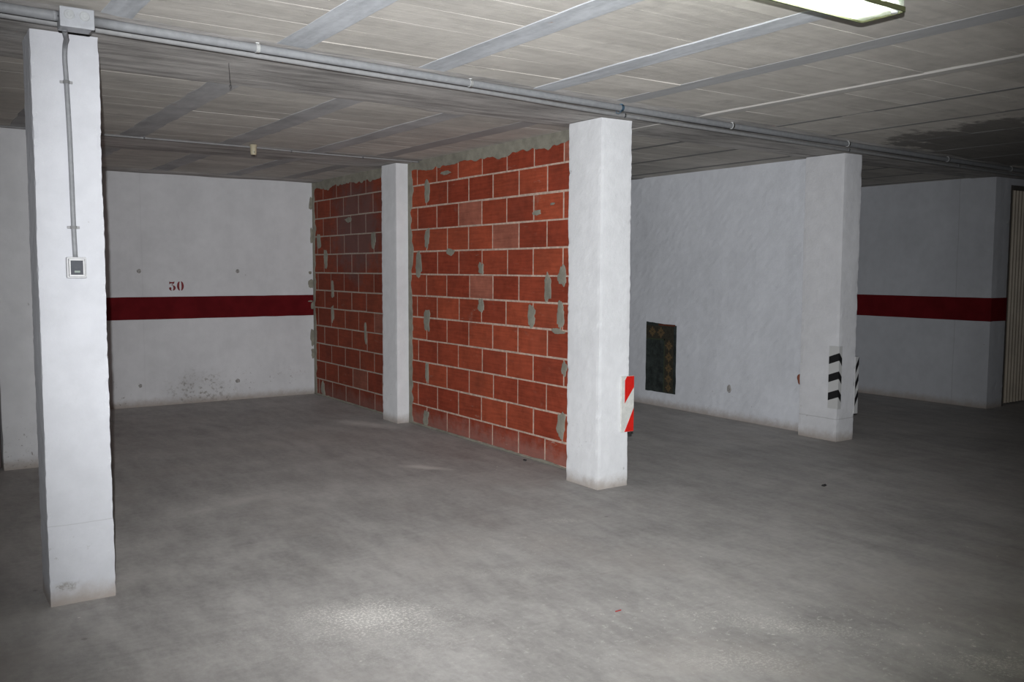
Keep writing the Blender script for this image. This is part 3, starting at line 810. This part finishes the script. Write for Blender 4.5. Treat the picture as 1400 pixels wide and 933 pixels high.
def flower(bm, y, z, r):
    for k in range(8):
        a = k * pi / 4
        L_ = r if k % 2 == 0 else r * 0.8
        p = [(0.12, 0), (0.6, 0.24), (1.0, 0.0), (0.6, -0.24)]
        f_ = [bm.verts.new((7.1008, y + L_ * (u * cos(a) - v * sin(a)), z + L_ * (u * sin(a) + v * cos(a)))) for u, v in p]
        b_ = [bm.verts.new((7.106, y + L_ * (u * cos(a) - v * sin(a)), z + L_ * (u * sin(a) + v * cos(a)))) for u, v in p]
        bm.faces.new(f_); bm.faces.new(b_[::-1])
        for i in range(4): bm.faces.new((f_[i], b_[i], b_[(i + 1) % 4], f_[(i + 1) % 4]))
for yy, zz, r_, par in ((RY1 - 0.11, RZ1 - 0.10, 0.062, bt), (RY0 + 0.23, RZ1 - 0.105, 0.066, bt), (RY0 + 0.098, 0.705, 0.062, bo), (RY0 + 0.098, 0.575, 0.06, bo),
                        (RY0 + 0.098, 0.45, 0.06, bo), (RY0 + 0.098, 0.33, 0.06, bo), (RY0 + 0.098, 0.232, 0.05, bo)):
    bm = bmesh.new(); flower(bm, yy, zz, r_); bmesh.ops.recalc_face_normals(bm, faces=bm.faces)
    o = link('flower_motif', bm, M['rug_motif'], par)

# ------------------------------------------------------------------ conduits under the ceiling
ZA, ZB = H - 0.037, H - 0.032
PA = [(-4.45, 3.75), (-1.5, 3.96), (0.373, 4.115), (1.408, 4.191), (2.075, 4.247), (2.617, 4.296), (3.677, 4.387), (5.316, 4.516), (7.371, 4.645), (9.492, 4.77), (12.9, 4.97)]
PB = [(-4.45, 3.88), (-1.5, 4.10), (0.383, 4.252), (1.466, 4.355), (2.182, 4.425), (2.717, 4.466), (3.048, 4.505), (3.86, 4.605), (5.597, 4.752), (7.779, 4.899), (10.06, 5.04), (12.9, 5.16)]
def along(P, x):
    for (xa, ya), (xb, yb) in zip(P, P[1:]):
        if xa <= x <= xb: return ya + (yb - ya) * (x - xa) / (xb - xa)
def ring(bm, x, y, z, r, w, lug=0.0):
    """clip round a pipe that runs along x, with a stem up to the ceiling"""
    tube(bm, [(x - w / 2, y, z), (x + w / 2, y, z)], r, 16)
    box(bm, x - w / 2, x + w / 2, y - 0.006, y + 0.006, z + r * 0.7, H - 0.012, 0.001)
ra = empty('conduit', (0.38, 4.05, ZA))
tag(ra, 'thick grey ceiling conduit running through the junction box above the left pillar', 'conduit')
bm = bmesh.new(); tube(bm, smooth_path([(a_, b_, ZA) for a_, b_ in PA if a_ < 0.6][:3] + [(0.5725, along(PA, 0.5725), ZA)], 6), 0.0205, 16)
tube(bm, smooth_path([(0.7015, along(PA, 0.7015), ZA)] + [(a_, b_, ZA) for a_, b_ in PA if a_ > 0.7], 6), 0.0200, 16)
part('pipe', bm, M['pvc'], ra, True)
for x in (-2.8, -1.2, 1.415, 2.63, 4.9, 6.35, 7.95, 9.2):
    bm = bmesh.new(); ring(bm, x, along(PA, x), ZA, 0.0225, 0.016)
    part('pipe_clip', bm, M['pvc_white'], ra)
bm = bmesh.new(); ring(bm, 3.80, along(PA, 3.80), ZA, 0.022, 0.020)
o = part('cord_tie', bm, M['tie_blue'], ra); o['label'] = 'blue cord tied round the pipe'
bm = bmesh.new(); y = along(PA, 3.76)
tube(bm, [(3.76, y, ZA - 0.018), (3.765, y + 0.01, ZA - 0.032), (3.785, y + 0.01, ZA - 0.036), (3.80, y, ZA - 0.022)], 0.0018, 6)
part('cord_loop', bm, M['tie_blue'], ra)
rb_ = empty('conduit', (0.39, 4.265, ZB))
tag(rb_, 'thinner grey ceiling conduit running just behind the thick conduit', 'conduit')
bm = bmesh.new(); tube(bm, smooth_path([(a_, b_, ZB) for a_, b_ in PB], 6), 0.0135, 12)
part('pipe', bm, M['pvc_thin'], rb_, True)
for x in (-1.0, 4.02, 6.7, 8.6):
    bm = bmesh.new(); tube(bm, [(x - 0.006, along(PB, x), ZB), (x + 0.006, along(PB, x), ZB)], 0.015, 12); box(bm, x - .006, x + .006, along(PB, x) - .004, along(PB, x) + .004, ZB + 0.008, H - 0.0135)
    part('pipe_clip', bm, M['pvc'], rb_)

# junction box
jb = empty('junction_box', (0.638, 4.10, 2.505))
tag(jb, 'grey plastic junction box on the thick conduit above the left pillar', 'junction box')
bm = bmesh.new(); box(bm, 0.577, 0.697, 4.060, 4.160, 2.512, 2.584, 0.006, 3); part('body', bm, M['box_grey'], jb)
bm = bmesh.new(); box(bm, 0.573, 0.701, 4.050, 4.062, 2.508, 2.588, 0.004, 3); part('lid', bm, M['box_grey'], jb)
for x in (0.607, 0.664):
    bm = bmesh.new(); tube(bm, [(x, 4.0505, 2.557), (x, 4.045, 2.557)], [0.020, 0.017], 24); tube(bm, [(x, 4.046, 2.557), (x, 4.041, 2.557)], [0.010, 0.008], 18)
    part('rubber_knockout', bm, M['box_knock'], jb)

# conduit down the pillar, with the switch
cd = empty('conduit', (0.665, 4.50, 1.60))
tag(cd, 'vertical grey conduit running down the left pillar to the light switch', 'conduit')
YF = 4.4985
bm = bmesh.new()
tube(bm, smooth_path([(0.600, 4.13, 2.5115), (0.606, 4.16, 2.503), (0.622, 4.25, 2.508), (0.640, 4.37, 2.528), (0.648, 4.46, 2.520), (0.649, YF - 0.012, 2.47), (0.654, YF, 2.372), (0.660, YF, 2.10), (0.663, YF, 1.73), (0.666, YF, 1.598)], 7), 0.0105, 14)
part('pipe', bm, M['pvc'], cd, True)
for x, z in ((0.654, 2.372), (0.663, 1.731)):
    bm = bmesh.new(); tube(bm, [(x, YF, z - 0.007), (x, YF, z + 0.007)], 0.0135, 16); box(bm, x - 0.026, x + 0.026, YF + 0.004, 4.509, z - 0.006, z + 0.006, 0.002)
    part('pipe_clip', bm, M['pvc_thin'], cd)
swt = empty('light_switch', (0.667, 4.50, 1.50))
tag(swt, 'square surface light switch with dark rocker on the left pillar', 'light switch')
bm = bmesh.new(); box(bm, 0.626, 0.706, 4.470, 4.509, 1.503, 1.598, 0.005, 3); part('back_box', bm, M['sw_frame'], swt)
bm = bmesh.new(); box(bm, 0.632, 0.700, 4.4665, 4.472, 1.510, 1.591, 0.002, 2); part('gasket', bm, M['sw_line'], swt)
bm = bmesh.new()
for a_ in ((0.634, 0.698, 1.582, 1.590), (0.634, 0.698, 1.511, 1.519), (0.634, 0.641, 1.519, 1.582), (0.691, 0.698, 1.519, 1.582)):
    box(bm, a_[0], a_[1], 4.462, 4.470, a_[2], a_[3], 0.0015)
part('frame', bm, M['sw_frame'], swt)
bm = bmesh.new(); box(bm, 0.641, 0.691, 4.464, 4.470, 1.519, 1.582, 0.002)
ky = part('rocker', bm, M['sw_key'], swt)
bm = bmesh.new(); box(bm, 0.655, 0.679, 4.4625, 4.466, 1.528, 1.537, 0.001)
o = link('pilot_window', bm, M['sw_pilot'], ky)

# thin conduit of the rear bay and the bare lamp socket
tc_ = empty('conduit', (1.2, 7.66, H - 0.02))
tag(tc_, 'thin conduit crossing the rear bay ceiling towards the slim pillar', 'conduit')
PT = [(-4.4, 7.50), (1.30, 7.655), (1.65, 7.66), (2.54, 7.70), (3.12, 7.77), (3.76, 7.79), (4.06, 7.80), (4.20, 7.81)]
bm = bmesh.new(); tube(bm, smooth_path([(a_, b_, H - 0.022) for a_, b_ in PT], 5), 0.0075, 10)
part('pipe', bm, M['pvc_thin'], tc_, True)
for x in (0.2, 1.66, 2.9, 3.6):
    bm = bmesh.new(); tube(bm, [(x - .006, along(PT, x), H - .022), (x + .006, along(PT, x), H - .022)], 0.011, 10); box(bm, x - .005, x + .005, along(PT, x) - .004, along(PT, x) + .004, H - .016, H - .008)
    part('pipe_clip', bm, M['pvc'], tc_)
ls = empty('lamp_socket', (2.535, 7.66, 2.50))
tag(ls, 'cream bare bulb socket hanging from the rear bay ceiling', 'lamp socket')
bm = bmesh.new(); tube(bm, [(2.535, 7.655, H - 0.006), (2.535, 7.655, H - 0.022), (2.535, 7.655, H - 0.026), (2.535, 7.655, 2.520), (2.535, 7.655, 2.508)], [0.031, 0.031, 0.027, 0.026, 0.022], 20)
part('socket_body', bm, M['cream'], ls, True)
bm = bmesh.new(); tube(bm, [(2.535, 7.655, 2.509), (2.535, 7.655, 2.5055)], 0.014, 16); part('socket_mouth', bm, M['dark'], ls)
bm = bmesh.new(); tube(bm, [(2.533, 7.630, 2.530), (2.533, 7.627, 2.530)], 0.005, 10); part('screw', bm, M['dark'], ls)

# wire hanging from the beam
bm = bmesh.new()
tube(bm, smooth_path([(1.438, 4.70, H - 0.008), (1.438, 4.70, 2.565), (1.440, 4.70, 2.535), (1.4405, 4.702, 2.510), (1.4445, 4.70, 2.492), (1.4385, 4.70, 2.478), (1.4395, 4.70, 2.470)], 5), 0.0014, 6)
tube(bm, smooth_path([(1.4445, 4.70, 2.505), (1.4410, 4.698, 2.495), (1.4450, 4.70, 2.488), (1.4440, 4.70, 2.478)], 5), 0.0016, 6)
tag(link('hanging_wire', bm, M['wire']), 'short dark wire dangling from the ceiling beam beside the left pillar', 'wire')

# ------------------------------------------------------------------ fluorescent lamp
lp = empty('ceiling_light', (2.45, 2.07, H - 0.1))
tag(lp, 'lit fluorescent batten with clear cover on the ceiling', 'ceiling light')
LX0, LX1, LY0, LY1, LZ = 1.78, 3.062, 1.980, 2.165, H - 0.112
bm = bmesh.new(); box(bm, LX0 + .01, LX1 - .01, LY0 + .01, LY1 - .01, H - 0.045, H - 0.008, 0.006, 2)
part('tray', bm, M['tray'], lp)
bm = bmesh.new()     # cover: open-topped shell with sloped walls
def loop_(z, ins, r):
    pts = []
    for cx, cy, a0 in ((LX1 - ins - r, LY1 - ins - r, 0), (LX0 + ins + r, LY1 - ins - r, pi / 2), (LX0 + ins + r, LY0 + ins + r, pi), (LX1 - ins - r, LY0 + ins + r, 3 * pi / 2)):
        for k in range(6): pts.append((cx + r * cos(a0 + k * pi / 10), cy + r * sin(a0 + k * pi / 10), z))
    return [bm.verts.new(p) for p in pts]
R_ = [loop_(H - 0.040, 0.002, 0.02), loop_(LZ + 0.015, 0.002, 0.02), loop_(LZ + 0.002, 0.006, 0.02), loop_(LZ, 0.016, 0.02)]
for q in range(3):
    for k in range(24):
        f = bm.faces.new((R_[q][k], R_[q][(k + 1) % 24], R_[q + 1][(k + 1) % 24], R_[q + 1][k])); f.smooth = True
bm.faces.new(R_[3])
part('cover', bm, M['cover'], lp)
bm = bmesh.new()     # dark rim round the cover's lower edge
A_ = [loop_(LZ + 0.012, -0.003, 0.022), loop_(LZ - 0.004, -0.003, 0.022), loop_(LZ - 0.004, 0.005, 0.016), loop_(LZ + 0.012, 0.001, 0.018)]
for q in range(4):
    for k in range(24): bm.faces.new((A_[q][k], A_[q][(k + 1) % 24], A_[(q + 1) % 4][(k + 1) % 24], A_[(q + 1) % 4][k]))
bmesh.ops.recalc_face_normals(bm, faces=bm.faces)
part('rim', bm, M['olive'], lp)
for y in (LY0 + 0.055, LY1 - 0.055):
    bm = bmesh.new(); tube(bm, [(LX0 + 0.06, y, H - 0.072), (LX1 - 0.075, y, H - 0.072)], 0.013, 12)
    part('tube', bm, M['tube'], lp, True)
    for x in (LX0 + 0.045, LX1 - 0.062):
        bm = bmesh.new(); box(bm, x - 0.012, x + 0.012, y - 0.017, y + 0.017, H - 0.09, H - 0.046, 0.004); part('tube_holder', bm, M['holder'], lp)
bm = bmesh.new(); tube(bm, [(LX1 - 0.03, LY0 + 0.03, LZ + 0.004), (LX1 - 0.03, LY0 + 0.03, LZ - 0.006)], 0.012, 16)
part('screw_cap', bm, M['holder'], lp)

# ------------------------------------------------------------------ bits on the floor
bm = bmesh.new(); box(bm, 2.635, 2.668, 3.040, 3.046, 0.0, 0.004, 0.001)
o = link('plastic_scrap', bm, M['debris_red']); tag(o, 'tiny red plastic sliver lying on the open concrete floor', 'litter')
bm = bmesh.new(); blob = bmesh.ops.create_icosphere(bm, subdivisions=2, radius=1)['verts']
for v in blob:
    k = 1 + 0.5 * noise.noise(v.co * 1.7)
    v.co = Vector((5.46 + v.co.x * 0.024 * k, 4.045 + v.co.y * 0.012 * k, 0.008 + v.co.z * 0.008 * k))
o = link('dirt_clod', bm, M['wire']); tag(o, 'small dark dirt clod lying on the floor before the chevron pillar', 'litter')
bm = bmesh.new(); blob = bmesh.ops.create_icosphere(bm, subdivisions=2, radius=1)['verts']
for v in blob:
    k = 1 + 0.5 * noise.noise(v.co * 1.7 + Vector((3, 3, 3)))
    v.co = Vector((4.15 + v.co.x * 0.012 * k, 5.93 + v.co.y * 0.022 * k, 0.008 + v.co.z * 0.008 * k))
o = link('dirt_clod', bm, M['wire']); tag(o, 'small dark dirt clod lying at the foot of the brick wall', 'litter')
